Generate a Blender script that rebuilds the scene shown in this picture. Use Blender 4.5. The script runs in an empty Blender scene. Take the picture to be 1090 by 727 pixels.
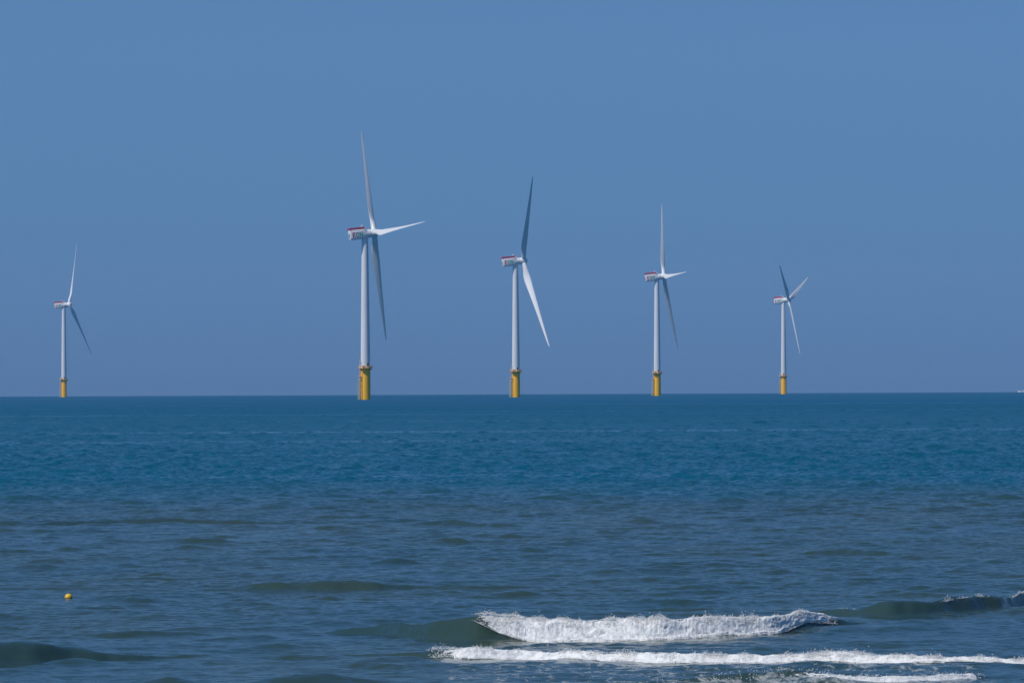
import bpy, bmesh, math, random
import numpy as np
from mathutils import Vector, Matrix
rad = math.radians
random.seed(4)
rng = np.random.default_rng(11)
S = bpy.context.scene
COL = S.collection

# ------------------------------------------------------------------ camera
EYE = 6.8                      # metres above the water, on the shore
RE = 7.43e6                    # earth radius with normal refraction: the sea is really curved
cam = bpy.data.objects.new('camera', bpy.data.cameras.new('camera'))
COL.objects.link(cam)
S.camera = cam
cam.data.sensor_width = 36.0
cam.data.lens = 36.0 * 6000 / 1090
cam.data.clip_start = 0.5
cam.data.clip_end = 60000
PITCH = math.atan((411.6 - 363.5) / 6000)
cam.matrix_world = Matrix.Translation((0, 0, EYE)) @ Matrix.Rotation(rad(90) + PITCH, 4, 'X') @ Matrix.Rotation(-0.0044, 4, 'Z')

# ------------------------------------------------------------------ sky and sun
SUN_EL, SUN_AZ = 51.0, 236.0   # azimuth clockwise from +Y (camera looks along +Y)
w = bpy.data.worlds.new('World')
S.world = w
w.use_nodes = True
nt = w.node_tree
bg = nt.nodes['Background']
sky = nt.nodes.new('ShaderNodeTexSky')
sky.sky_type = 'NISHITA'
sky.sun_disc = False
sky.sun_elevation = rad(SUN_EL)
sky.sun_rotation = rad(SUN_AZ)
sky.air_density = 1.3
sky.dust_density = 0.3
sky.ozone_density = 4.0
tc = nt.nodes.new('ShaderNodeTexCoord')
sep = nt.nodes.new('ShaderNodeSeparateXYZ')
nt.links.new(tc.outputs['Generated'], sep.inputs[0])
mz = nt.nodes.new('ShaderNodeMath'); mz.operation = 'MAXIMUM'; mz.inputs[1].default_value = 0.0
nt.links.new(sep.outputs['Z'], mz.inputs[0])
mad = nt.nodes.new('ShaderNodeMath'); mad.operation = 'MULTIPLY_ADD'
mad.inputs[1].default_value = 0.8; mad.inputs[2].default_value = 0.2
nt.links.new(mz.outputs[0], mad.inputs[0])
cmb = nt.nodes.new('ShaderNodeCombineXYZ')
nt.links.new(sep.outputs['X'], cmb.inputs[0]); nt.links.new(sep.outputs['Y'], cmb.inputs[1]); nt.links.new(mad.outputs[0], cmb.inputs[2])
nrm = nt.nodes.new('ShaderNodeVectorMath'); nrm.operation = 'NORMALIZE'
nt.links.new(cmb.outputs[0], nrm.inputs[0])
nt.links.new(nrm.outputs[0], sky.inputs['Vector'])
# a duller band of air low over the horizon
band = nt.nodes.new('ShaderNodeValToRGB')
band.color_ramp.elements[0].position = 0.0; band.color_ramp.elements[0].color = (0.39, 0.56, 0.845, 1)
band.color_ramp.elements[1].position = 0.06; band.color_ramp.elements[1].color = (0.635, 0.89, 1.18, 1)
e = band.color_ramp.elements.new(0.03); e.color = (0.53, 0.78, 1.06, 1)
e = band.color_ramp.elements.new(0.35); e.color = (0.42, 0.84, 1.22, 1)   # deeper blue overhead
nt.links.new(mz.outputs[0], band.inputs[0])
mul = nt.nodes.new('ShaderNodeMix'); mul.data_type = 'RGBA'; mul.blend_type = 'MULTIPLY'; mul.inputs[0].default_value = 1.0
nt.links.new(sky.outputs[0], mul.inputs[6]); nt.links.new(band.outputs[0], mul.inputs[7])
nt.links.new(mul.outputs[2], bg.inputs[0])
bg.inputs[1].default_value = 0.072

sun = bpy.data.objects.new('sun', bpy.data.lights.new('sun', 'SUN'))
COL.objects.link(sun)
sun.data.energy = 3.5
sun.data.angle = rad(0.53)
sun.data.color = (1.0, 0.955, 0.89)
SD = Vector((math.sin(rad(SUN_AZ)) * math.cos(rad(SUN_EL)), math.cos(rad(SUN_AZ)) * math.cos(rad(SUN_EL)), math.sin(rad(SUN_EL))))
sun.rotation_euler = SD.to_track_quat('Z', 'Y').to_euler()

S.view_settings.view_transform = 'Standard'
S.view_settings.look = 'None'
S.view_settings.gamma = 1
S.view_settings.use_curve_mapping = False
S.view_settings.exposure = 0.0
S.cycles.volume_bounces = 1
S.cycles.max_bounces = 6

# ------------------------------------------------------------------ helpers
def drop(x, y): return -(x * x + y * y) / (2 * RE)

def mat(name, color, rough=0.5, metal=0.0, var=0.0, scale=1.0, spec=0.5):
    m = bpy.data.materials.new(name); m.use_nodes = True
    n = m.node_tree.nodes; l = m.node_tree.links; b = n['Principled BSDF']
    b.inputs['Roughness'].default_value = rough
    b.inputs['Metallic'].default_value = metal
    b.inputs['Specular IOR Level'].default_value = spec
    b.inputs['Base Color'].default_value = (*color, 1)
    if var > 0:
        t = n.new('ShaderNodeTexCoord'); mp = n.new('ShaderNodeMapping'); mp.inputs['Scale'].default_value = (scale, scale, scale * 0.15)
        nz = n.new('ShaderNodeTexNoise'); nz.inputs['Scale'].default_value = 1.0; nz.inputs['Detail'].default_value = 5
        r = n.new('ShaderNodeValToRGB')
        r.color_ramp.elements[0].position = 0.3; r.color_ramp.elements[1].position = 0.7
        r.color_ramp.elements[0].color = (*[c * (1 - var) for c in color], 1)
        r.color_ramp.elements[1].color = (*[min(1, c * (1 + var * 0.4)) for c in color], 1)
        l.new(t.outputs['Object'], mp.inputs[0]); l.new(mp.outputs[0], nz.inputs[0]); l.new(nz.outputs[0], r.inputs[0]); l.new(r.outputs[0], b.inputs['Base Color'])
    return m

def raw(name, verts, faces, m, parent=None, smooth=True):
    me = bpy.data.meshes.new(name); me.from_pydata([tuple(v) for v in verts], [], faces); me.update()
    if smooth: me.polygons.foreach_set('use_smooth', [True] * len(me.polygons))
    o = bpy.data.objects.new(name, me); COL.objects.link(o)
    if m: me.materials.append(m)
    if parent: o.parent = parent
    return o

class MB:
    def __init__(s): s.bm = bmesh.new()
    def box(s, c, d, rot=None):
        M = Matrix.Translation(c) @ (rot.to_4x4() if rot else Matrix()) @ Matrix.Diagonal((d[0], d[1], d[2], 1))
        bmesh.ops.create_cube(s.bm, size=1, matrix=M)
    def rod(s, a, b, r, r2=None, n=8):
        a = Vector(a); b = Vector(b); d = b - a
        M = Matrix.Translation((a + b) / 2) @ d.to_track_quat('Z', 'Y').to_matrix().to_4x4()
        bmesh.ops.create_cone(s.bm, cap_ends=True, segments=n, radius1=r, radius2=r if r2 is None else r2, depth=d.length, matrix=M)
    def ring(s, z, R, r, n=24, c=(0, 0)):
        for i in range(n):
            a = 2 * math.pi * i / n; b = 2 * math.pi * (i + 1) / n
            s.rod((c[0] + R * math.cos(a), c[1] + R * math.sin(a), z), (c[0] + R * math.cos(b), c[1] + R * math.sin(b), z), r, n=5)
    def lathe(s, prof, n=48):
        rows = [[s.bm.verts.new((r * math.cos(2 * math.pi * i / n), r * math.sin(2 * math.pi * i / n), z)) for i in range(n)] for r, z in prof]
        for a, b in zip(rows, rows[1:]):
            for i in range(n):
                s.bm.faces.new((a[i], a[(i + 1) % n], b[(i + 1) % n], b[i]))
        s.bm.faces.new(rows[0][::-1]); s.bm.faces.new(rows[-1])
    def loft(s, secs):
        rows = [[s.bm.verts.new(p) for p in sec] for sec in secs]
        n = len(rows[0])
        for a, b in zip(rows, rows[1:]):
            for i in range(n):
                s.bm.faces.new((a[i], a[(i + 1) % n], b[(i + 1) % n], b[i]))
        s.bm.faces.new(rows[0][::-1]); s.bm.faces.new(rows[-1])
    def build(s, name, m, parent=None, smooth=False, angle=35):
        bmesh.ops.recalc_face_normals(s.bm, faces=s.bm.faces)
        me = bpy.data.meshes.new(name); s.bm.to_mesh(me); s.bm.free()
        if smooth:
            me.polygons.foreach_set('use_smooth', [True] * len(me.polygons))
            me.set_sharp_from_angle(angle=rad(angle))
        me.materials.append(m)
        o = bpy.data.objects.new(name, me); COL.objects.link(o)
        if parent: o.parent = parent
        return o

def empty(name, loc, rz=0):
    o = bpy.data.objects.new(name, None); COL.objects.link(o); o.location = loc; o.rotation_euler.z = rz
    o.empty_display_size = 1
    return o

def tag(o, **k):
    for a, b in k.items(): o[a] = b
    return o

def hash2(ix, iy, s):
    h = (ix.astype(np.int64) * 374761393 + iy.astype(np.int64) * 668265263 + s * 1442695041) & 0xffffffff
    h = ((h ^ (h >> 13)) * 1274126177) & 0xffffffff
    return ((h ^ (h >> 16)) & 0xffff) / 65535.0
def vnoise(x, y, s=0):
    ix = np.floor(x); iy = np.floor(y); fx = x - ix; fy = y - iy
    fx = fx * fx * (3 - 2 * fx); fy = fy * fy * (3 - 2 * fy)
    a = hash2(ix, iy, s); b = hash2(ix + 1, iy, s); c = hash2(ix, iy + 1, s); d = hash2(ix + 1, iy + 1, s)
    return (a * (1 - fx) + b * fx) * (1 - fy) + (c * (1 - fx) + d * fx) * fy
def fbm(x, y, o=4, s=0):
    t = 0; a = 0.5
    for i in range(o):
        t = t + a * vnoise(x * 2 ** i + 17.3 * i, y * 2 ** i + 5.1 * i, s + i); a *= 0.5
    return t
def billow(x, y, o=4, s=0):
    t = 0; a = 0.5
    for i in range(o):
        t = t + a * (1 - np.abs(2 * vnoise(x * 2 ** i + 9.7 * i, y * 2 ** i + 3.3 * i, s + i) - 1)) ** 1.0; a *= 0.55
    return t
def sstep(a, b, x):
    t = np.clip((x - a) / (b - a), 0, 1); return t * t * (3 - 2 * t)

# ------------------------------------------------------------------ water surface as a function of place
def tile(L, N, lmin, lmax, spread, rms, seed, expo=3.6, dirn=-math.pi / 2, cut=None):
    """random sea tile of size L m: wavelengths lmin..lmax, returns height grid with the given rms"""
    r = np.random.default_rng(seed)
    k = np.fft.fftfreq(N, d=L / N) * 2 * math.pi
    kx, ky = np.meshgrid(k, k, indexing='ij')
    kk = np.hypot(kx, ky); kk[0, 0] = 1
    th = np.arctan2(ky, kx)
    c = np.cos(th - dirn)
    D = np.abs(c) ** spread
    P = kk ** (-expo) * D * np.exp(-((2 * math.pi / lmax) / kk) ** 2) * np.exp(-(kk / (2 * math.pi / lmin)) ** 2)
    P[0, 0] = 0
    H = (r.normal(size=(N, N)) + 1j * r.normal(size=(N, N))) * np.sqrt(P)
    h = np.fft.ifft2(H).real
    return h / h.std() * rms
def sample(t, L, x, y):
    N = t.shape[0]
    fx = (x / L * N) % N; fy = (y / L * N) % N
    ix = fx.astype(np.int64); iy = fy.astype(np.int64); fx = fx - ix; fy = fy - iy
    ix %= N; iy %= N; jx = (ix + 1) % N; jy = (iy + 1) % N
    return (t[ix, iy] * (1 - fx) + t[jx, iy] * fx) * (1 - fy) + (t[ix, jy] * (1 - fx) + t[jx, jy] * fx) * fy

T_CHOP = tile(71.0, 1024, 0.22, 2.6, .8, 0.024, 1, expo=3.3)
T_WAVE = tile(233.0, 1024, 1.2, 6.0, 1.6, 0.043, 2)
T_SWELL = tile(611.0, 512, 9.0, 30.0, 14.0, 0.05, 3)

# wave fronts (x, y of the foot of the front face, height), metres
FRONTS = {
 'A': [(-6.48,158.6,0),(-5.35,156.66,0.0378),(-3.75,155.31,0.257),(-2.41,152.28,0.439),(-1.0,150.46,0.568),(.38,151.0,0.515),(1.89,151.3,0.477),(3.92,151.66,0.454),(6.02,153.75,0.408),(7.15,155.0,0.393),(8.5,157.6,0.348),(9.35,159.2,0.151),(10.6,160.8,0)],
 'F': [(8.6,168.5,0),(9.6,168.3,0.136),(10.41,166.54,0.288),(11.19,165.78,0.376),(12.2,166.35,0.312),(12.8,166.97,0.4),(13.6,168.27,0.424),(14.28,169.61,0.4),(14.76,170.27,0.304),(15.72,173.08,0.464),(17.23,176.7,0.472),(19.6,179.57,0.24),(22,181,0)],
 'B': [(-5.2,144.0,0),(-3.45,142.8,0.0744),(-2.48,141.73,0.174),(-1.76,141.17,0.205),(-1.05,140.62,0.205),(.35,140.98,0.186),(1.75,139.88,0.174),(3.58,138.76,0.174),(5.89,138.56,0.174),(8.19,138.35,0.174),(9.3,137.78,0.161),(10.44,137.68,0.136),(11.58,137.57,0.0992),(12.49,137.49,0.0806),(14.53,137.31,0.0496),(17,136.7,0)],
 'C': [(3.0,127.9,0),(4.56,127.6,0.09),(6.49,127.8,0.102),(8.68,128.65,0.102),(9.84,129.79,0.102),(10.7,130.98,0.084),(11.3,131.6,0)],
 'D': [(-19,144.5,0),(-16.57,142.5,.33),(-14.15,140.36,.46),(-12.9,139.75,.50),(-12.0,140.15,.42),(-11.1,141.03,.3),(-10.2,141.4,.2),(-9.2,142.0,.11),(-8,142.6,.05),(-6.6,143.1,0)],
 'E': [(-10.92,189.94,0),(-8.69,189.67,0.128),(-7.11,189.47,0.304),(-5.81,188.9,0.304),(-4.57,189.16,0.248),(-3.32,189.89,0.16),(-1.42,189.66,0.152),(0,190.2,0.104),(1.75,191,0)],
 'G': [(-34,281,0),(-26.35,279.83,0.169),(-22.72,281.08,0.208),(-19.53,282.43,0.234),(-16.21,281.83,0.234),(-11.47,280.98,0.169),(-8.59,278.55,0.0975),(-5.5,276.33,0)],
 'H': [(10.4,227.2,0),(11.92,227.05,0.15),(13.42,226.83,0.18),(15.21,225.3,0.12),(16.97,223.79,0.06),(18.6,223.6,0)],
 'I': [(-12.2,153.2,0),(-10.85,153.11,0.112),(-9.86,153.59,0.16),(-8.6,154.04,0.112),(-7.2,153.94,0)],
 'J': [(-5.5,274.1,0),(-3.45,275.75,0.105),(-1.14,273.5,0.14),(.68,273.17,0.035),(2,273,0)],
 'K': [(2.6,169.4,0),(4.11,170.02,0.08),(5.52,169.87,0.08),(7,169.74,0)],
 'L': [(-17,199,0),(-14,198.4,0.078),(-11.5,198.8,0.096),(-9.6,199.4,0.03),(-8.6,199.5,0)],
 'M': [(4,214,0),(6.5,213.4,0.072),(8.6,213.8,0.078),(11,214.5,0)],
 'N': [(12,190,0),(14,189.2,0.09),(17,188.4,0.12),(21,187.6,0)],
}
def smooth_path(p):
    """Catmull-like resampling so fronts bend smoothly"""
    p = np.array(p, float); xs = np.linspace(p[0, 0], p[-1, 0], 500)
    out = [xs]
    for c in (1, 2):
        v = np.interp(xs, p[:, 0], p[:, c])
        n = 25; k = np.hanning(n); k /= k.sum()
        out.append(np.convolve(np.pad(v, n // 2, mode='edge'), k, mode='valid'))
    return np.array(out)
PATH = {k: smooth_path(v) for k, v in FRONTS.items()}

def front_wave(k, x, y):
    px, py, ph = PATH[k]
    Y = np.interp(x, px, py); H = np.interp(x, px, ph, left=0, right=0)
    Y = Y + (0.10 if k in 'ABC' else .5) * (fbm(x * .9, 0 * x, 3, 7) - .5)
    H = H * ((0.9 + 0.22 * vnoise(x * 1.1, 0 * x + 3, 8)) if k in 'ABCD' else (.62 + .8 * fbm(x * .8, 0 * x + ord(k), 3, 8)))
    steep = 1.15 if k in 'AB' else 1.75
    wf = steep * H + 0.12
    if k in 'EGHIJKLMN': wf = 2.6 * H + 0.35
    wb = 4.0 * H + 0.5
    u = y - Y
    f = np.clip(u / wf, 0, 1)
    up = (f * f * (3 - 2 * f)) * 0.35 + 0.65 * f ** 1.6 if k in 'AB' else f * f * (3 - 2 * f)
    back = np.exp(-(np.maximum(u - wf, 0) / wb) ** 2)
    dip = -0.12 * H * np.exp(-((u + 0.8) / 0.8) ** 2)
    return H * np.where(u < wf, up, back) + dip, u, H

def water(x, y):
    """height of the sea above the curved mean level"""
    shp = x.shape; x = x.ravel(); y = y.ravel()
    r = np.hypot(x, y)
    ang = np.abs(np.arctan2(x, y))
    amp = sstep(rad(13), rad(8.5), ang) * sstep(90, 118, r) * (y > 0)
    gust = 0.55 + 0.9 * fbm(x / 9.0, y / 14.0, 3, 40)
    near_amp = 0.60 + 0.17 * sstep(140, 210, y) + 0.78 * sstep(250, 450, y)
    c = sample(T_CHOP, 71.0, x, y) * gust * (1 - sstep(700, 1500, r))
    m = sample(T_WAVE, 233.0, x, y) * (1 - 0.8 * sstep(1500, 4000, r))
    s = sample(T_SWELL, 611.0, x, y) * (1 - sstep(1500, 5000, r))
    h = (c * (1 + .5 * sstep(300, 450, y)) + 0.85 * m) * near_amp + s * (.45 + .55 * sstep(150, 190, y)) * (1 - .5 * sstep(280, 420, y))
    h = h + 1.6 * np.sign(m) * m * m * 4 * (m > 0)
    calm = np.ones_like(x)
    sel = (y > 120) & (y < 300) & (np.abs(x) < 40)
    ad = np.zeros_like(x)
    for k in FRONTS:
        f, u, H = front_wave(k, x[sel], y[sel])
        ad[sel] += f
        calm[sel] *= 1 - 0.15 * np.clip(H * 3, 0, 1) * np.exp(-((u) / 1.5) ** 2)
    return ((h * calm + ad) * amp).reshape(shp)

# ------------------------------------------------------------------ sea mesh
fine = np.linspace(-rad(8.3), rad(8.3), 1050)
side = rad(8.3) + (np.linspace(0, 1, 70)[1:] ** 1.8) * (math.pi - rad(8.3))
ang = np.concatenate([-side[::-1][1:], fine, side])          # closes at +-pi
r1 = np.array([2.0, 20, 45, 65, 80, 90, 97, 103])
r2 = np.arange(108, 176, 0.105)
q = [176.0]
while q[-1] < 620: q.append(q[-1] + 0.105 * (q[-1] / 176) ** 1.7)
while q[-1] < 1900: q.append(q[-1] * 1.0016)
while q[-1] < 12500: q.append(q[-1] * 1.012)
RR = np.concatenate([r1, r2, np.array(q)])
A_, R_ = np.meshgrid(ang, RR, indexing='xy')
X = (R_ * np.sin(A_)); Y = (R_ * np.cos(A_))
Z = water(X, Y) + drop(X, Y)
nr, na = X.shape
co = np.stack([X, Y, Z], -1).astype(np.float32).reshape(-1, 3)
i = (np.arange(nr - 1)[:, None] * na + np.arange(na)[None, :])
j = (np.arange(nr - 1)[:, None] * na + (np.arange(na)[None, :] + 1) % na)
F = np.stack([i, i + na, j + na, j], -1).reshape(-1, 4)
nf = len(F)
me = bpy.data.meshes.new('sea')
me.vertices.add(len(co)); me.vertices.foreach_set('co', co.ravel())
me.loops.add(nf * 4); me.loops.foreach_set('vertex_index', F.ravel().astype(np.int32))
me.polygons.add(nf); me.polygons.foreach_set('loop_start', np.arange(0, nf * 4, 4, dtype=np.int32))
me.polygons.foreach_set('use_smooth', np.ones(nf, dtype=bool))
me.update(calc_edges=True)

# foam left on the water: a density per vertex, broken into lace by the shader
def foam_density(x, y):
    d = np.zeros_like(x)
    def add(k, x0, x1, u0, u1, v, sx=.5, su=1.2):
        Yk = np.interp(x, PATH[k][0], PATH[k][1]); u = y - Yk
        return v * sstep(x0 - sx, x0 + sx, x) * sstep(x1 + sx, x1 - sx, x) * sstep(u0 - su, u0 + su, u) * sstep(u1 + su * .5, u1 - su * .5, u)
    d = np.maximum(d, add('A', -.2, 7.6, -1.8, 0.3, .62, .8, 1.6))
    d = np.maximum(d, add('A', -.6, 2.2, -7.0, 0.0, .47, 1.0, 2.5))
    d = np.maximum(d, add('A', 0.0, 9.0, -8.0, 0.0, .42, 1.5, 2))
    d = np.maximum(d, add('B', -1.9, 3.6, -3.0, 0.2, .60, .25, 1.6))
    d = np.maximum(d, add('B', 2.0, 9.5, -1.6, 0.2, .57, 1.2, .9))
    d = np.maximum(d, add('B', -2.0, 11.5, -14, 0.2, .47, .6, 2))
    d = np.maximum(d, add('B', -1.8, 13, .2, 5.0, .38, 1, 1.5))
    d = np.maximum(d, add('C', 3.5, 11, -9, .5, .56, 1, 1.0))
    d = np.maximum(d, add('F', 12.4, 14.4, -.1, .9, .35, .4, .4))
    d = np.maximum(d, add('F', 9.7, 10.5, 0.2, .7, .38, .2, .2))
    return d
fd = np.zeros(len(co), dtype=np.float32)
sel = (co[:, 1] > 110) & (co[:, 1] < 190) & (np.abs(co[:, 0]) < 30)
fd[sel] = foam_density(co[sel, 0].astype(float), co[sel, 1].astype(float))
at = me.attributes.new('foam', 'FLOAT', 'POINT'); at.data.foreach_set('value', fd)
sea = bpy.data.objects.new('sea', me); COL.objects.link(sea)
tag(sea, kind='structure')

def sea_material():
    m = bpy.data.materials.new('sea_water'); m.use_nodes = True
    n = m.node_tree.nodes; l = m.node_tree.links; b = n['Principled BSDF']
    def N(t, **k):
        o = n.new(t)
        for a, v in k.items(): setattr(o, a, v)
        return o
    geo = N('ShaderNodeNewGeometry'); sp = N('ShaderNodeSeparateXYZ'); l.new(geo.outputs['Position'], sp.inputs[0])
    def noise(scale, vec_scale, detail=3, rough=.5, dist=0):
        mp = N('ShaderNodeMapping'); mp.inputs['Scale'].default_value = vec_scale
        l.new(geo.outputs['Position'], mp.inputs[0])
        t = N('ShaderNodeTexNoise'); t.inputs['Scale'].default_value = scale; t.inputs['Detail'].default_value = detail
        t.inputs['Roughness'].default_value = rough; t.inputs['Distortion'].default_value = dist
        l.new(mp.outputs[0], t.inputs['Vector']); return t
    def math_(op, a, b_=None, c=None):
        o = N('ShaderNodeMath', operation=op)
        for ii, v in enumerate((a, b_, c)):
            if v is None: continue
            if isinstance(v, (int, float)): o.inputs[ii].default_value = v
            else: l.new(v, o.inputs[ii])
        return o.outputs[0]
    def mrange(v, a, b_, c, d, smooth=True):
        o = N('ShaderNodeMapRange'); o.interpolation_type = 'SMOOTHSTEP' if smooth else 'LINEAR'
        l.new(v, o.inputs[0])
        for ii, q_ in zip((1, 2, 3, 4), (a, b_, c, d)): o.inputs[ii].default_value = q_
        return o.outputs[0]
    def mixc(f, a, b_):
        o = N('ShaderNodeMix', data_type='RGBA')
        if isinstance(f, float): o.inputs[0].default_value = f
        else: l.new(f, o.inputs[0])
        for ii, v in ((6, a), (7, b_)):
            if isinstance(v, tuple): o.inputs[ii].default_value = (*v, 1)
            else: l.new(v, o.inputs[ii])
        return o.outputs[2]
    # water body: turbid green inshore, clear teal offshore, with the edge of the turbid water wavering
    big = noise(1.0, (.03, .008, 0), 5)
    yy = math_('ADD', sp.outputs['Y'], math_('MULTIPLY', math_('SUBTRACT', big.outputs['Fac'], .5), 130.0))
    off = mrange(yy, 285, 420, 0, 1)
    far = mrange(sp.outputs['Y'], 700, 3000, 0, 1)
    patch = noise(1.0, (.12, .05, 0), 4)
    inshore = mixc(mrange(patch.outputs['Fac'], .35, .65, 0, 1), (.023, .053, .054), (.031, .055, .040))
    offs = mixc(far, (.000, .078, .130), (.000, .080, .165))
    body = mixc(off, inshore, offs)
    # slicks and gusts
    slick = noise(1.0, (.0011, .011, 0), 4, .6)
    gust = noise(1.0, (.02, .012, 0), 4, .6)
    sl = mrange(slick.outputs['Fac'], .56, .66, 0, 1)
    rough_far = mrange(sp.outputs['Y'], 250, 2000, .16, .50, False)
    rough = math_('SUBTRACT', rough_far, math_('MULTIPLY', math_('MULTIPLY', sl, off), .22))
    rough = math_('ADD', rough, math_('MULTIPLY', math_('SUBTRACT', gust.outputs['Fac'], .5), .10))
    l.new(rough, b.inputs['Roughness'])
    b.inputs['IOR'].default_value = 1.33
    l.new(mrange(sp.outputs['Y'], 260, 460, .5, .32), b.inputs['Specular IOR Level'])
    # ripples too small for the mesh: random slopes
    rp = noise(1.0, (2.4, 5.5, 3), 4, .6); rp2 = noise(1.0, (1.2, .32, .5), 4, .65)
    def slopes(t, k):
        s_ = N('ShaderNodeVectorMath', operation='SUBTRACT'); l.new(t.outputs['Color'], s_.inputs[0]); s_.inputs[1].default_value = (.5, .5, .5)
        m_ = N('ShaderNodeVectorMath', operation='MULTIPLY'); l.new(s_.outputs[0], m_.inputs[0]); m_.inputs[1].default_value = (k * .6, k, 0)
        return m_.outputs[0]
    s1 = slopes(rp, .62); s2 = slopes(rp2, .42)
    f2 = N('ShaderNodeVectorMath', operation='SCALE'); l.new(s2, f2.inputs[0]); l.new(mrange(sp.outputs['Y'], 200, 520, .25, 1.9), f2.inputs['Scale'])
    a1 = N('ShaderNodeVectorMath', operation='ADD'); l.new(s1, a1.inputs[0]); l.new(f2.outputs[0], a1.inputs[1])
    g1 = N('ShaderNodeVectorMath', operation='SCALE'); l.new(a1.outputs[0], g1.inputs[0]); l.new(mrange(gust.outputs['Fac'], .3, .7, .6, 1.3), g1.inputs['Scale'])
    a2 = N('ShaderNodeVectorMath', operation='ADD'); l.new(g1.outputs[0], a2.inputs[0]); l.new(geo.outputs['Normal'], a2.inputs[1])
    nn = N('ShaderNodeVectorMath', operation='NORMALIZE'); l.new(a2.outputs[0], nn.inputs[0])
    l.new(nn.outputs[0], b.inputs['Normal'])
    # foam lace
    at_ = N('ShaderNodeAttribute', attribute_name='foam')
    lace = noise(1.0, (1.9, .8, 2), 9, .72, .9); fl = noise(1.0, (9, 5, 9), 4, .7)
    lv = math_('ADD', lace.outputs['Fac'], math_('MULTIPLY', math_('SUBTRACT', fl.outputs['Fac'], .5), .35))
    thr = math_('SUBTRACT', 1.0, at_.outputs['Fac'])
    fm = mrange(math_('SUBTRACT', lv, thr), -.02, .16, 0, 1)
    fm = math_('MULTIPLY', fm, mrange(at_.outputs['Fac'], .02, .3, 0, .62))
    b.inputs['Base Color'].default_value = (0, 0, 0, 1)
    l.new(body, b.inputs['Base Color'])
    fo = N('ShaderNodeBsdfDiffuse'); fo.inputs[0].default_value = (.44, .46, .45, 1)
    ms = N('ShaderNodeMixShader'); l.new(fm, ms.inputs[0]); l.new(b.outputs[0], ms.inputs[1]); l.new(fo.outputs[0], ms.inputs[2])
    l.new(ms.outputs[0], n['Material Output'].inputs[0])
    return m
me.materials.append(sea_material())

# ------------------------------------------------------------------ breaking foam (thick, lumpy, with spray)
M_FOAM = bpy.data.materials.new('foam'); M_FOAM.use_nodes = True
_b = M_FOAM.node_tree.nodes['Principled BSDF']
_b.inputs['Base Color'].default_value = (.66, .65, .62, 1); _b.inputs['Roughness'].default_value = .8
_b.inputs['Specular IOR Level'].default_value = .2
_b.inputs['Subsurface Weight'].default_value = .6; _b.inputs['Subsurface Radius'].default_value = (1, 1, 1); _b.inputs['Subsurface Scale'].default_value = .035

_n = M_FOAM.node_tree.nodes; _l = M_FOAM.node_tree.links            # wet, bubbly froth is greyer than dry froth
_g = _n.new('ShaderNodeNewGeometry'); _t = _n.new('ShaderNodeTexNoise'); _t.inputs['Scale'].default_value = 4.5; _t.inputs['Detail'].default_value = 7; _t.inputs['Roughness'].default_value = .68
_r = _n.new('ShaderNodeValToRGB'); _r.color_ramp.elements[0].position = .34; _r.color_ramp.elements[0].color = (.44, .47, .48, 1)
_r.color_ramp.elements[1].position = .53; _r.color_ramp.elements[1].color = (.76, .75, .72, 1)
_l.new(_g.outputs['Position'], _t.inputs['Vector']); _l.new(_t.outputs[0], _r.inputs[0]); _l.new(_r.outputs[0], _b.inputs['Base Color'])

def surf_z(x, y): return water(x, y) + drop(x, y)

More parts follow.
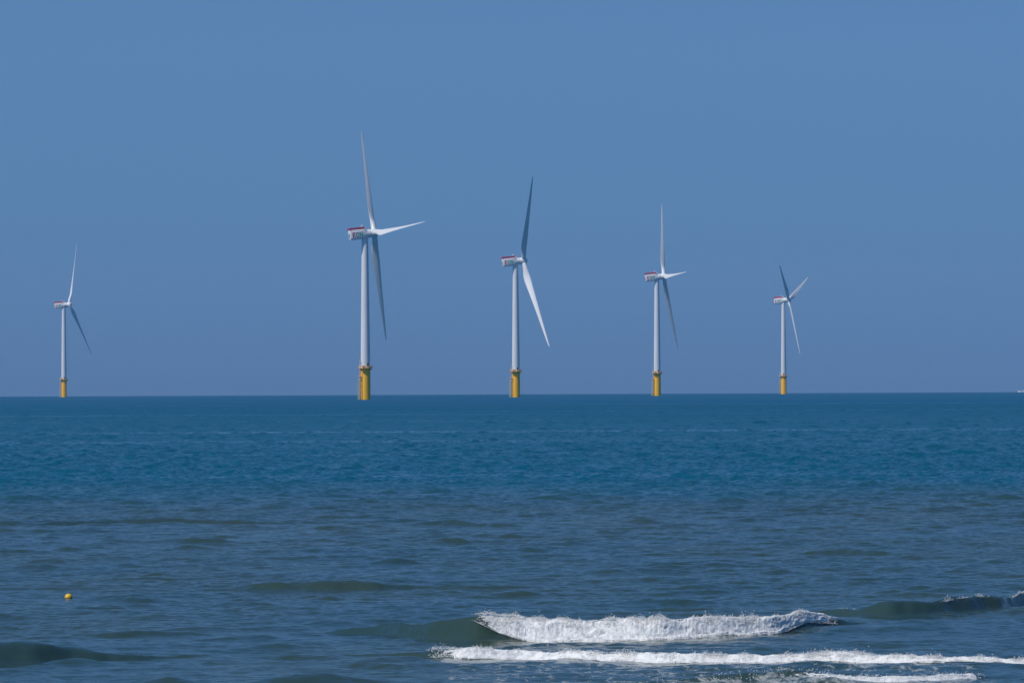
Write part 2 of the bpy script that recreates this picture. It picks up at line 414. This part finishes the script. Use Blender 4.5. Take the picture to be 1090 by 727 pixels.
def foam_body(name, k, x0, x1, ds, du, umin, uback, thick, toe, seed, label, ndrop, env=None, fade=.25):
    xs = np.arange(x0, x1, ds)
    px, py, ph = PATH[k]
    Yb = np.interp(xs, px, py) ; H = np.interp(xs, px, ph)
    nu = int(abs(umin - uback) / du)
    t = np.linspace(0, 1, nu)
    Xg, Tg = np.meshgrid(xs, t, indexing='ij')
    Yg0 = np.repeat(Yb[:, None], nu, 1); Hg = np.repeat(H[:, None], nu, 1)
    end = (.35 + .65 * sstep(.0, fade * 5, xs - x0)) * sstep(0, fade, xs - x0) * sstep(0, .5, x1 - xs)
    if env is not None: end = end * env(xs)
    ed = np.repeat(end[:, None], nu, 1)
    top = 1.15 * Hg + .12
    u0 = umin + (top - umin) * toe(xs)[:, None]           # where the foam's lower edge sits on the face
    u = u0 + (top + uback * (.4 + .6 * ed) - u0) * Tg
    wob = .22 * (fbm(Xg * 2.2, Xg * 0 + 1, 4, seed) - .5)
    Yw = Yg0 + u + wob
    Zw = surf_z(Xg, Yw)
    e_ = 0.02
    sy = (surf_z(Xg, Yw + e_) - surf_z(Xg, Yw - e_)) / (2 * e_)
    nl = np.sqrt(1 + sy * sy); ny = -sy / nl; nz = 1 / nl
    arc = np.cumsum(np.concatenate([np.zeros((len(xs), 1)), np.hypot(np.diff(Yw, axis=1), np.diff(Zw, axis=1))], 1), axis=1)
    envu = np.minimum(sstep(0, .10, Tg), 1) * (1 - sstep(.45, 1.0, Tg)) 
    wx = Xg + .25 * (fbm(Xg * 2, arc * 2, 2, seed + 60) - .5); wa = arc + .2 * (fbm(Xg * 2.3, arc * 2, 2, seed + 61) - .5)
    bl = billow(wx * 2.6, wa * 4.2, 3, seed + 3) ** 1.5
    md = billow(wx * 7.5, wa * 13.0, 3, seed + 5) ** 1.5
    fine_ = billow(wx * 21, wa * 30, 2, seed + 9)
    big = fbm(Xg * .9, arc * .3, 2, seed + 21)
    en = np.sqrt(np.clip(Hg / max(H.max(), .01), 0, 1)) * ed
    rag = fbm(Xg * 4.5, arc * 3.0, 4, seed + 33)
    envr = np.clip(envu * 1.9 - 1.5 * (1 - envu) * rag, 0, 1) 
    d = thick * en * envr * (.25 + 1.1 * bl + .8 * md + .5 * big) + (fine_ - .5) * .022 * en * np.sqrt(envr) - .02 * (1 - envr) - .012 - .05 * (1 - ed)
    d = d - .12 * sstep(.5, 1, Tg) * (.2 + rag)
    V = np.stack([Xg + (fbm(Xg * 9, arc * 9, 2, seed + 50) - .4) * .03, Yw + ny * d, Zw + nz * d], -1).reshape(-1, 3)
    n0, n1 = Xg.shape
    ii = np.arange(n0 - 1)[:, None] * n1 + np.arange(n1 - 1)[None, :]
    Fq = np.stack([ii, ii + n1, ii + n1 + 1, ii + 1], -1).reshape(-1, 4)
    # spray: little drops thrown off crest, face and foot
    r = np.random.default_rng(seed)
    xd = r.uniform(x0, x1, ndrop)
    clump = fbm(xd * 3.0, xd * 0, 4, seed + 70)
    keep = r.uniform(size=ndrop) < np.clip((clump - .25) * 3.2, .1, 1) * np.interp(xd, xs, end)
    xd = xd[keep]; nd = len(xd); clump = clump[keep]
    Hd = np.interp(xd, px, ph); Yd = np.interp(xd, px, py)
    top_d = 1.15 * Hd + .12
    u_ = np.where(r.uniform(size=nd) < .6, top_d + r.normal(0, .22, nd), r.uniform(-.12, 1.0, nd) * top_d)
    td = toe(xd)
    u_ = np.maximum(u_, umin + (top_d - umin) * td)
    yd = Yd + u_
    zd = surf_z(xd, yd) + thick * .75 * np.sqrt(Hd / max(H.max(), .01)) + np.abs(r.exponential(.017, nd)) * (.1 + 4.5 * np.maximum(clump - .33, 0)) * (u_ > top_d * .6)
    sz = r.uniform(.003, .012, nd) * r.uniform(.6, 1.3, nd)
    octv = np.array([[1, 0, 0], [-1, 0, 0], [0, 1, 0], [0, -1, 0], [0, 0, 1], [0, 0, -1]], float)
    octf = np.array([[0, 2, 4], [2, 1, 4], [1, 3, 4], [3, 0, 4], [2, 0, 5], [1, 2, 5], [3, 1, 5], [0, 3, 5]])
    DV = (np.stack([xd, yd, zd], -1)[:, None, :] + octv[None] * sz[:, None, None] * r.uniform(.6, 1.5, (nd, 1, 3))).reshape(-1, 3)
    DF = (octf[None] + (np.arange(nd) * 6)[:, None, None] + len(V)).reshape(-1, 3)
    AV = np.concatenate([V, DV]).astype(np.float32)
    loops = np.concatenate([Fq.ravel(), DF.ravel()]).astype(np.int32)
    ls = np.concatenate([np.arange(len(Fq)) * 4, len(Fq) * 4 + np.arange(len(DF)) * 3]).astype(np.int32)
    mm = bpy.data.meshes.new(name)
    mm.vertices.add(len(AV)); mm.vertices.foreach_set('co', AV.ravel())
    mm.loops.add(len(loops)); mm.loops.foreach_set('vertex_index', loops)
    mm.polygons.add(len(ls)); mm.polygons.foreach_set('loop_start', ls)
    mm.polygons.foreach_set('use_smooth', np.ones(len(ls), dtype=bool))
    mm.update(calc_edges=True); mm.validate()
    mm.materials.append(M_FOAM)
    o = bpy.data.objects.new(name, mm); COL.objects.link(o)
    tag(o, kind='stuff', label=label, category='surf foam')
    return o

foam_body('breaking_foam', 'A', -1.15, 9.2, .013, .016, -.10, .45, .065,
          lambda x: np.clip(.82 - (x + 1.1) * .52, 0, .82) + .55 * sstep(6.6, 8.6, x), 101,
          'thick white foam tumbling down the tallest breaking wave', 60000, fade=.35)
foam_body('breaking_foam', 'B', -2.2, 15.0, .014, .016, -.06, .30, .042,
          lambda x: .02 + .45 * sstep(9.0, 10.5, x) + 0 * x, 201,
          'long low line of white foam in front of the tallest breaker', 50000)
foam_body('breaking_foam', 'C', 3.3, 11.1, .015, .018, -.06, .35, .030,
          lambda x: .05 + 0 * x, 301,
          'short thin line of foam at the bottom edge nearest the shore', 2500,
          env=lambda x: .35 + .65 * sstep(4.5, 8.5, x))
def bumps(cs):
    def f(x):
        o = 0 * x
        for c, w_, a in cs: o = np.maximum(o, a * np.exp(-((x - c) / w_) ** 2))
        return o
    return f
foam_body('breaking_foam', 'F', 9.5, 17.5, .015, .018, -.02, .25, .022,
          lambda x: 1.22 + 0 * x, 401,
          'small broken whitecaps on the green wave crest at the right edge', 9000,
          env=bumps([(9.95, .25, .25), (12.95, .10, 1.0), (13.55, .16, .9), (14.1, .12, .8), (14.35, .08, .7), (15.6, .25, 1.0), (16.3, .4, 1.0)]))

# ------------------------------------------------------------------ wind turbine
M_WHITE = mat('turbine_white', (.70, .70, .70), .38, var=.06, scale=.25)
M_TOWER = mat('tower_white', (.69, .69, .69), .42, var=.08, scale=.3)
M_BLADE = mat('blade_white', (.68, .68, .68), .35, var=.04, scale=.2)
M_YEL = mat('foundation_yellow', (1.0, .48, .010), .5, var=.12, scale=.7)
M_ORG = mat('railing_yellow', (.85, .45, .10), .5)
M_GREY = mat('steel_grey', (.30, .31, .31), .5, .3)
M_DARK = mat('dark_opening', (.03, .035, .04), .6)
M_RED = mat('rail_magenta', (.50, .02, .085), .5)
M_LRED = mat('letter_red', (.62, .03, .10), .5)
M_LTEAL = mat('letter_teal', (.0, .30, .24), .5)
M_LAND = mat('landing_pale', (.50, .48, .26), .5, var=.2, scale=2)

HUB_X, HUB_Z = 6.0, 103.9
TILT = rad(6)
# turbine local frame: rotor axis along +X, camera side is -Y
def make_blade(R=75.2):
    mb = MB(); secs = []
    n = 28
    tab = [ # r/R, chord, rel thickness, twist deg
        (0.022, 3.3, 1.0, 16), (0.05, 3.35, 1.0, 16), (0.09, 3.8, .78, 15), (0.14, 4.7, .5, 13.5), (0.19, 5.25, .37, 11.5), (0.24, 5.15, .31, 10),
        (0.32, 4.5, .27, 7.5), (0.42, 3.75, .24, 5), (0.55, 2.95, .22, 3), (0.68, 2.3, .20, 1.4), (0.80, 1.75, .19, .2), (0.90, 1.3, .18, -.7), (0.96, .9, .18, -1), (0.99, .5, .18, -1), (1.0, .12, .2, -1)]
    for rr, c, th, tw in tab:
        r = rr * R
        pre = 0.8 * rr ** 2.2
        sec = []
        circ = sstep(.16, .06, rr)
        for k in range(n):
            a = 2 * math.pi * k / n
            xa = .5 * math.cos(a); 
            tt = (xa + .5)
            ya_c = .5 * math.sin(a)
            half = 2.6 * (0.2969 * math.sqrt(max(1 - tt, 0)) - .126 * (1 - tt) - .3516 * (1 - tt) ** 2 + .2843 * (1 - tt) ** 3 - .1015 * (1 - tt) ** 4) * 1.92
            ya = math.copysign(half, math.sin(a)) * .5 if abs(math.sin(a)) > 1e-6 else 0
            ya = ya * th * 1.0 if circ < 1 else ya
            y = ya_c * circ + ya * (1 - circ)
            x = xa - .18 * (1 - circ)                      # leading edge at +x
            # chord direction local: x = chord (leading edge +), y = thickness (towards +axis = front)
            t = rad(tw)
            cx, cy = x * c, y * c
            sec.append((cx * math.cos(t) - cy * math.sin(t), cx * math.sin(t) + cy * math.cos(t) + pre, r))
        secs.append(sec)
    mb.loft(secs)
    return mb

def blade_matrix(theta, pitch, cone_angle):
    """blade mesh frame (x chord, y towards rotor front, z span) -> turbine frame"""
    # base: z up, chord x -> tangent, y -> +X axis
    B = Matrix(((0, 1, 0), (-1, 0, 0), (0, 0, 1))).to_4x4()          # mesh x -> -Y (right of view from behind), mesh y -> +X
    P = Matrix.Rotation(pitch, 4, 'Z')
    cone = Matrix.Rotation(cone_angle, 4, 'Y')                         # leans towards +X
    T = Matrix.Rotation(theta, 4, 'X')                               # turn about the axis: up -> -Y side
    return Matrix.Translation((HUB_X, 0, HUB_Z)) @ Matrix.Rotation(-TILT, 4, 'Y') @ T @ cone @ B @ P

def make_turbine():
    root = empty('wind_turbine', (0, 0, 0))
    # transition piece
    mb = MB(); mb.lathe([(3.05, -6), (3.05, 4.0), (3.0, 18.6), (3.12, 18.7), (3.12, 19.1), (3.0, 19.2), (3.0, 19.9)], 64)
    tp = mb.build('transition_piece', M_YEL, root, True)
    # boat landing on the camera-left side: two fender pipes, ladder
    mb = MB()
    A = rad(193)
    ex = Vector((math.cos(A), math.sin(A), 0)); et = Vector((-ex.y, ex.x, 0))
    for s in (-1, 1):
        p = ex * 4.6 + et * s * .95
        mb.rod(p + Vector((0, 0, -4)), p + Vector((0, 0, 12.2)), .30, n=10)
        mb.rod(p + Vector((0, 0, 12.2)), ex * 3.0 + et * s * .95 + Vector((0, 0, 13.8)), .28, n=8)
        for z in (.8, 4.5, 8.5, 11.5): mb.rod(p + Vector((0, 0, z)), ex * 2.9 + et * s * .95 + Vector((0, 0, z)), .16, n=6)
    bl = mb.build('boat_landing', M_LAND, root, True)
    mb = MB()
    for s in (-1, 1):
        p = ex * 4.1 + et * s * .3; mb.rod(p + Vector((0, 0, -3)), p + Vector((0, 0, 19.3)), .07, n=6)
    for kz in range(56):
        z = -2.6 + kz * .39
        mb.rod(ex * 4.1 - et * .3 + Vector((0, 0, z)), ex * 4.1 + et * .3 + Vector((0, 0, z)), .035, n=5)
    mb.build('ladder', M_ORG, root)
    mb = MB()
    c = ex * 3.8
    mb.box((c.x, c.y, 14.3), (1.9, 2.3, .18), Matrix.Rotation(A, 3, 'Z'))
    for s in (-1, 1):
        for q_ in (-.9, .9):
            p = ex * (3.8 + q_) + et * s * 1.1; mb.rod((p.x, p.y, 14.3), (p.x, p.y, 15.4), .05, n=5)
        a0 = ex * 2.9 + et * s * 1.1; a1 = ex * 4.7 + et * s * 1.1
        for z in (14.85, 15.4): mb.rod((a0.x, a0.y, z), (a1.x, a1.y, z), .05, n=5)
    mb.build('rest_platform', M_ORG, root)
    mb = MB()                                                        # cable tube and anode clutter on the yellow shaft
    for a_ in (rad(215), rad(322)):
        mb.rod((3.15 * math.cos(a_), 3.15 * math.sin(a_), -4), (3.15 * math.cos(a_), 3.15 * math.sin(a_), 17.5), .13, n=6)
    mb.build('cable_tube', M_YEL, root, True)
    # main platform
    mb = MB(); mb.lathe([(3.02, 19.3), (4.3, 19.45), (4.45, 19.5), (4.45, 19.85), (3.0, 19.86)], 48)
    mb.box((-2.9, -3.0, 19.66), (2.6, 2.4, .36), Matrix.Rotation(rad(45), 3, 'Z'))
    for k in range(16):
        a_ = 2 * math.pi * k / 16; mb.rod((3.0 * math.cos(a_), 3.0 * math.sin(a_), 18.2), (4.2 * math.cos(a_), 4.2 * math.sin(a_), 19.4), .12, n=5)
    pf = mb.build('access_platform', M_ORG, root)
    mb = MB()
    for z in (20.35, 20.75, 21.1): mb.ring(z, 4.4, .06, 32)
    for k in range(32):
        a_ = 2 * math.pi * k / 32; mb.rod((4.4 * math.cos(a_), 4.4 * math.sin(a_), 19.8), (4.4 * math.cos(a_), 4.4 * math.sin(a_), 21.1), .06, n=5)
    mb.build('railing', M_ORG, pf)
    for c_, d_ in (((-2.2, -3.2, 20.5), (1.5, .9, 1.3)), ((2.9, -2.6, 20.35), (1.0, .9, 1.0)), ((.9, -3.6, 20.3), (1.0, .6, .9))):
        mb = MB(); mb.box(c_, d_); mb.build('equipment_cabinet', M_GREY, pf)
    # davit crane
    mb = MB(); mb.rod((-3.9, -.9, 19.8), (-3.9, -.9, 24.2), .22, .16, 10); mb.rod((-3.9, -.9, 24.1), (-5.3, -2.2, 26.6), .16, .10, 8); mb.rod((-3.9, -.9, 22.3), (-4.6, -1.6, 25.2), .07, n=6)
    mb.build('davit_crane', M_WHITE, root, True)
    # tower
    mb = MB(); prof = [(2.95, 19.87)]
    for k in range(0, 17):
        z = 20.0 + k * (101.3 - 20.0) / 16
        t = (z - 20) / 81.3; r = 2.95 - .95 * t ** 1.25
        prof.append((r, z))
        if k in (5, 11): prof += [(r + .03, z + .02), (r + .03, z + .28), (r - .002, z + .3)]
    mb.lathe(prof, 64)
    tw = mb.build('tower', M_TOWER, root, True)
    mb = MB()
    a_ = rad(285); mb.box((2.93 * math.cos(a_), 2.93 * math.sin(a_), 21.5), (.25, 1.15, 2.5), Matrix.Rotation(a_, 3, 'Z'))
    mb.build('door', M_DARK, tw)
    # nacelle (built about the tilted axis)
    AX = Matrix.Translation((HUB_X, 0, HUB_Z)) @ Matrix.Rotation(-TILT, 4, 'Y')
    def ax(p): return AX @ Vector(p)
    mb = MB(); secs = []
    for x, hw, hh, ex_, zc in [(-16.2, 2.3, 2.5, 5, .05), (-16.0, 2.75, 2.95, 5, 0), (-15.4, 2.95, 3.05, 5, 0), (-9, 3.0, 3.05, 5, 0), (-7.4, 2.95, 3.0, 4, 0), (-6.6, 2.75, 2.8, 2.6, 0), (-5.5, 2.7, 2.75, 2, 0), (-2.75, 2.6, 2.62, 2, 0), (-2.6, 2.45, 2.45, 2, 0)]:
        sec = []
        for k in range(40):
            a_ = 2 * math.pi * k / 40; c_, s_ = math.cos(a_), math.sin(a_)
            sec.append(ax((x, hw * math.copysign(abs(c_) ** (2 / ex_), c_), zc + hh * math.copysign(abs(s_) ** (2 / ex_), s_))))
        secs.append(sec)
    mb.loft(secs)
    nac = mb.build('nacelle', M_WHITE, root, True, 30)
    mb = MB(); mb.lathe([(2.05, 0), (2.2, .6), (2.2, 1.1)], 40)
    o = mb.build('yaw_collar', M_WHITE, root, True); o.data.transform(Matrix.Translation((0, 0, 100.9)))
    # hoist platform on the rear roof: magenta fence
    mb = MB()
    R3 = (Matrix.Rotation(-TILT, 3, 'Y'))
    def abox(c, d): mb.box(ax(c), d, R3)
    x0, x1, yy_, z0, z1 = -16.2, -6.7, 2.9, 3.06, 4.5
    for s in (-1, 1):
        abox(((x0 + x1) / 2, s * yy_, (z0 + z1) / 2 + .1), (x1 - x0, .07, z1 - z0 - .25))
        for k in range(9):
            xx = x0 + (x1 - x0) * k / 8; abox((xx, s * (yy_ + .06), (z0 + z1) / 2), (.1, .1, z1 - z0))
    for xx in (x0, x1): abox((xx, 0, (z0 + z1) / 2 + .1), (.07, 2 * yy_, z1 - z0 - .25))
    mb.build('hoist_fence', M_RED, nac)
    mb = MB()
    abox((-6.0, 0, 3.6), (1.6, 2.6, 1.3)); mb.rod(ax((-7.6, .4, 3.0)), ax((-7.6, .4, 6.2)), .09, n=6); mb.rod(ax((-7.6, -.8, 5.6)), ax((-7.6, 1.4, 5.6)), .08, n=6)
    mb.rod(ax((-7.2, -1.0, 5.0)), ax((-7.2, -1.0, 5.6)), .45, n=10); abox((-8.2, -1.2, 4.85), (1.3, .7, .5))
    mb.build('weather_mast', M_WHITE, nac)
    mb = MB(); abox((-16.25, 0, -.2), (.1, 2.6, 2.2))
    mb.build('rear_hatch', M_GREY, nac)
    # lettering on the flank
    def letter(strokes, xo, m_, nm):
        nonlocal mb
        for side in (-1, 1):
            mb = MB()
            for (a0, b0, a1, b1) in strokes:
                # right-reading from either flank
                sx = 1 if side == -1 else -1
                base = -15.0 if side == -1 else -8.0
                xa = base + sx * (xo + a0); xb = base + sx * (xo + a1)
                if side == 1: base = -7.4
                pa = Vector((xa, side * 3.03, b0)); pb = Vector((xb, side * 3.03, b1))
                d = pb - pa; mid = (pa + pb) / 2
                an = math.atan2(d.z, d.x)
                M3 = R3 @ Matrix.Rotation(-an, 3, 'Y')
                mb.box(ax(mid), (d.length + .42, .06, .48), M3)
            mb.build(nm, m_, nac)
    h0, h1 = -1.35, 1.35
    letter([(0, h0, 0, h1), (0, h0, 1.3, h0), (0, 0, 1.1, 0), (0, h1, 1.3, h1)], 0.4, M_LRED, 'letter')
    letter([(0, h0 + .5, 0, h1 - .5), (.0, h1 - .5, .5, h1), (.5, h1, 1.0, h1), (1.0, h1, 1.5, h1 - .5), (1.5, h1 - .5, 1.5, h0 + .5), (1.5, h0 + .5, 1.0, h0), (1.0, h0, .5, h0), (.5, h0, 0, h0 + .5)], 2.6, M_LTEAL, 'letter')
    letter([(0, h0, 0, h1), (0, h1, 1.4, h0), (1.4, h0, 1.4, h1)], 5.0, M_LTEAL, 'letter')
    # hub
    mb = MB(); secs = []
    for x, r_ in [(-2.5, 2.3), (-2.3, 2.5), (0, 2.7), (1.6, 2.45), (2.5, 1.9), (3.1, 1.1), (3.35, .25)]:
        secs.append([ax((x, r_ * math.cos(2 * math.pi * k / 32), r_ * math.sin(2 * math.pi * k / 32))) for k in range(32)])
    mb.loft(secs); mb.build('rotor_hub', M_WHITE, root, True, 50)
    bm0 = make_blade()
    b0 = bm0.build('blade', M_BLADE, root, True, 60)
    for _ in range(2):
        b1 = b0.copy(); COL.objects.link(b1); b1.parent = root
    return root

def children(o): return [c for c in COL.objects if c.parent == o]
def copy_tree(o, parent=None):
    c = o.copy(); COL.objects.link(c); c.parent = parent
    for ch in children(o): copy_tree(ch, c)
    return c

TURB = [
 # x, y, yaw deg, rotor angle deg (clockwise seen by the camera), pitch, blade scale, cone, label
 (-91.5, 3517, 17.6, 87.6, 119, 1.03, 8.3, 'tallest offshore wind turbine, one blade pointing right and one straight down'),
 (2.9, 4294, 10.5, 34, 101, 1.0, 5.2, 'wind turbine with a dark upright blade leaning right, second tallest in the row'),
 (126.4, 4910, 5.8, 89.5, 120, 1.0, 8.3, 'middle sized wind turbine with one blade straight up and a short blade right'),
 (299.6, 6219, -19.4, -66.6, -42, .835, 7.3, 'distant wind turbine whose two upper blades open in a V above its hub'),
 (-503.4, 6332, -4.3, -21, -158, 1.0, 10, 'distant wind turbine standing alone at the far left, lower blade slanting right'),
]
proto = make_turbine()
all_t = [proto] + [copy_tree(proto) for _ in TURB[1:]]
for o, (x, y, yaw, th, pitch, bs, cone, lab) in zip(all_t, TURB):
    o.location = (x, y, drop(x, y)); o.rotation_euler.z = rad(yaw)
    tag(o, label=lab, category='wind turbine', group='offshore wind turbines in a row')
    for k, b in enumerate([c for c in children(o) if c.name.startswith('blade')]):
        b.matrix_basis = blade_matrix(rad(th + 120 * k), rad(pitch), rad(cone)) @ Matrix.Diagonal((1, 1, bs, 1))

# ------------------------------------------------------------------ buoy
bx, by = -14.54, 184.4
bz = float(surf_z(np.array([bx]), np.array([by]))[0])
buoy = empty('buoy', (bx, by, bz + .04), .6)
tag(buoy, label='small round yellow buoy floating alone on the water', category='buoy')
M_BUOY = mat('buoy_yellow', (.78, .46, .02), .35, var=.12, scale=14)
mb = MB(); mb.lathe([(.125 * math.cos(a_), .125 * math.sin(a_)) for a_ in np.linspace(-1.5, 1.5, 24)], 40)
mb.build('float', M_BUOY, buoy, True, 60)
mb = MB(); mb.ring(-.02, .127, .008, 28); mb.build('seam_band', M_DARK, buoy)
mb = MB(); mb.rod((0, 0, .12), (0, 0, .14), .02, n=10)
for k in range(10):
    a_ = math.pi * k / 9; a2 = math.pi * (k + 1) / 9
    if k < 9: mb.rod((.018 * math.cos(a_), 0, .14 + .018 * math.sin(a_)), (.018 * math.cos(a2), 0, .14 + .018 * math.sin(a2)), .005, n=6)
mb.build('mooring_eye', M_DARK, buoy)

# ------------------------------------------------------------------ far boat at the right edge of the horizon
fx_, fy_ = 724.0, 7990.0
boat = empty('boat', (fx_, fy_, drop(fx_, fy_)), rad(4))
tag(boat, label='tiny white boat far off on the horizon at the right edge', category='boat')
mb = MB(); secs = []
for x, hw, zt, zk in [(-6, 1.5, 1.5, -.3), (-3, 1.9, 1.5, -.5), (1, 1.9, 1.7, -.5), (4, 1.3, 2.1, -.4), (6.2, .5, 2.5, .2), (7.2, .06, 2.8, 1.2)]:
    secs.append([(-x, hw, zt), (-x, hw * .85, .2), (-x, hw * .1, zk), (-x, -hw * .1, zk), (-x, -hw * .85, .2), (-x, -hw, zt)])
mb.loft(secs); hull = mb.build('hull', M_WHITE, boat, True)
mb = MB(); mb.box((1.6, 0, 2.5), (3.4, 2.5, 2.0)); mb.box((1.6, 0, 3.55), (3.9, 2.9, .14)); cab = mb.build('cabin', M_WHITE, boat)
mb = MB(); mb.box((1.6, 0, 2.9), (2.8, 2.54, .6)); mb.build('window', M_DARK, cab)
mb = MB(); mb.rod((2.2, 0, 3.6), (2.2, 0, 6.4), .07, n=6); mb.rod((2.2, -.7, 5.6), (2.2, .7, 5.6), .05, n=6); mb.build('mast', M_WHITE, boat)

# ------------------------------------------------------------------ haze
HB = MB(); HB.box((0, 0, (240 - 12.0) / 2), (25600, 25600, 252.0))
hm = bpy.data.materials.new('haze_air'); hm.use_nodes = True
hn = hm.node_tree.nodes; hn.clear()
vo = hn.new('ShaderNodeVolumePrincipled'); vo.inputs['Color'].default_value = (.62, .78, .96, 1)
vo.inputs['Density'].default_value = 1.9e-5; vo.inputs['Anisotropy'].default_value = 0.1
ou = hn.new('ShaderNodeOutputMaterial'); hm.node_tree.links.new(vo.outputs[0], ou.inputs['Volume'])
haze = HB.build('haze', hm); tag(haze, kind='stuff', label='thin blue sea haze over the water', category='haze')
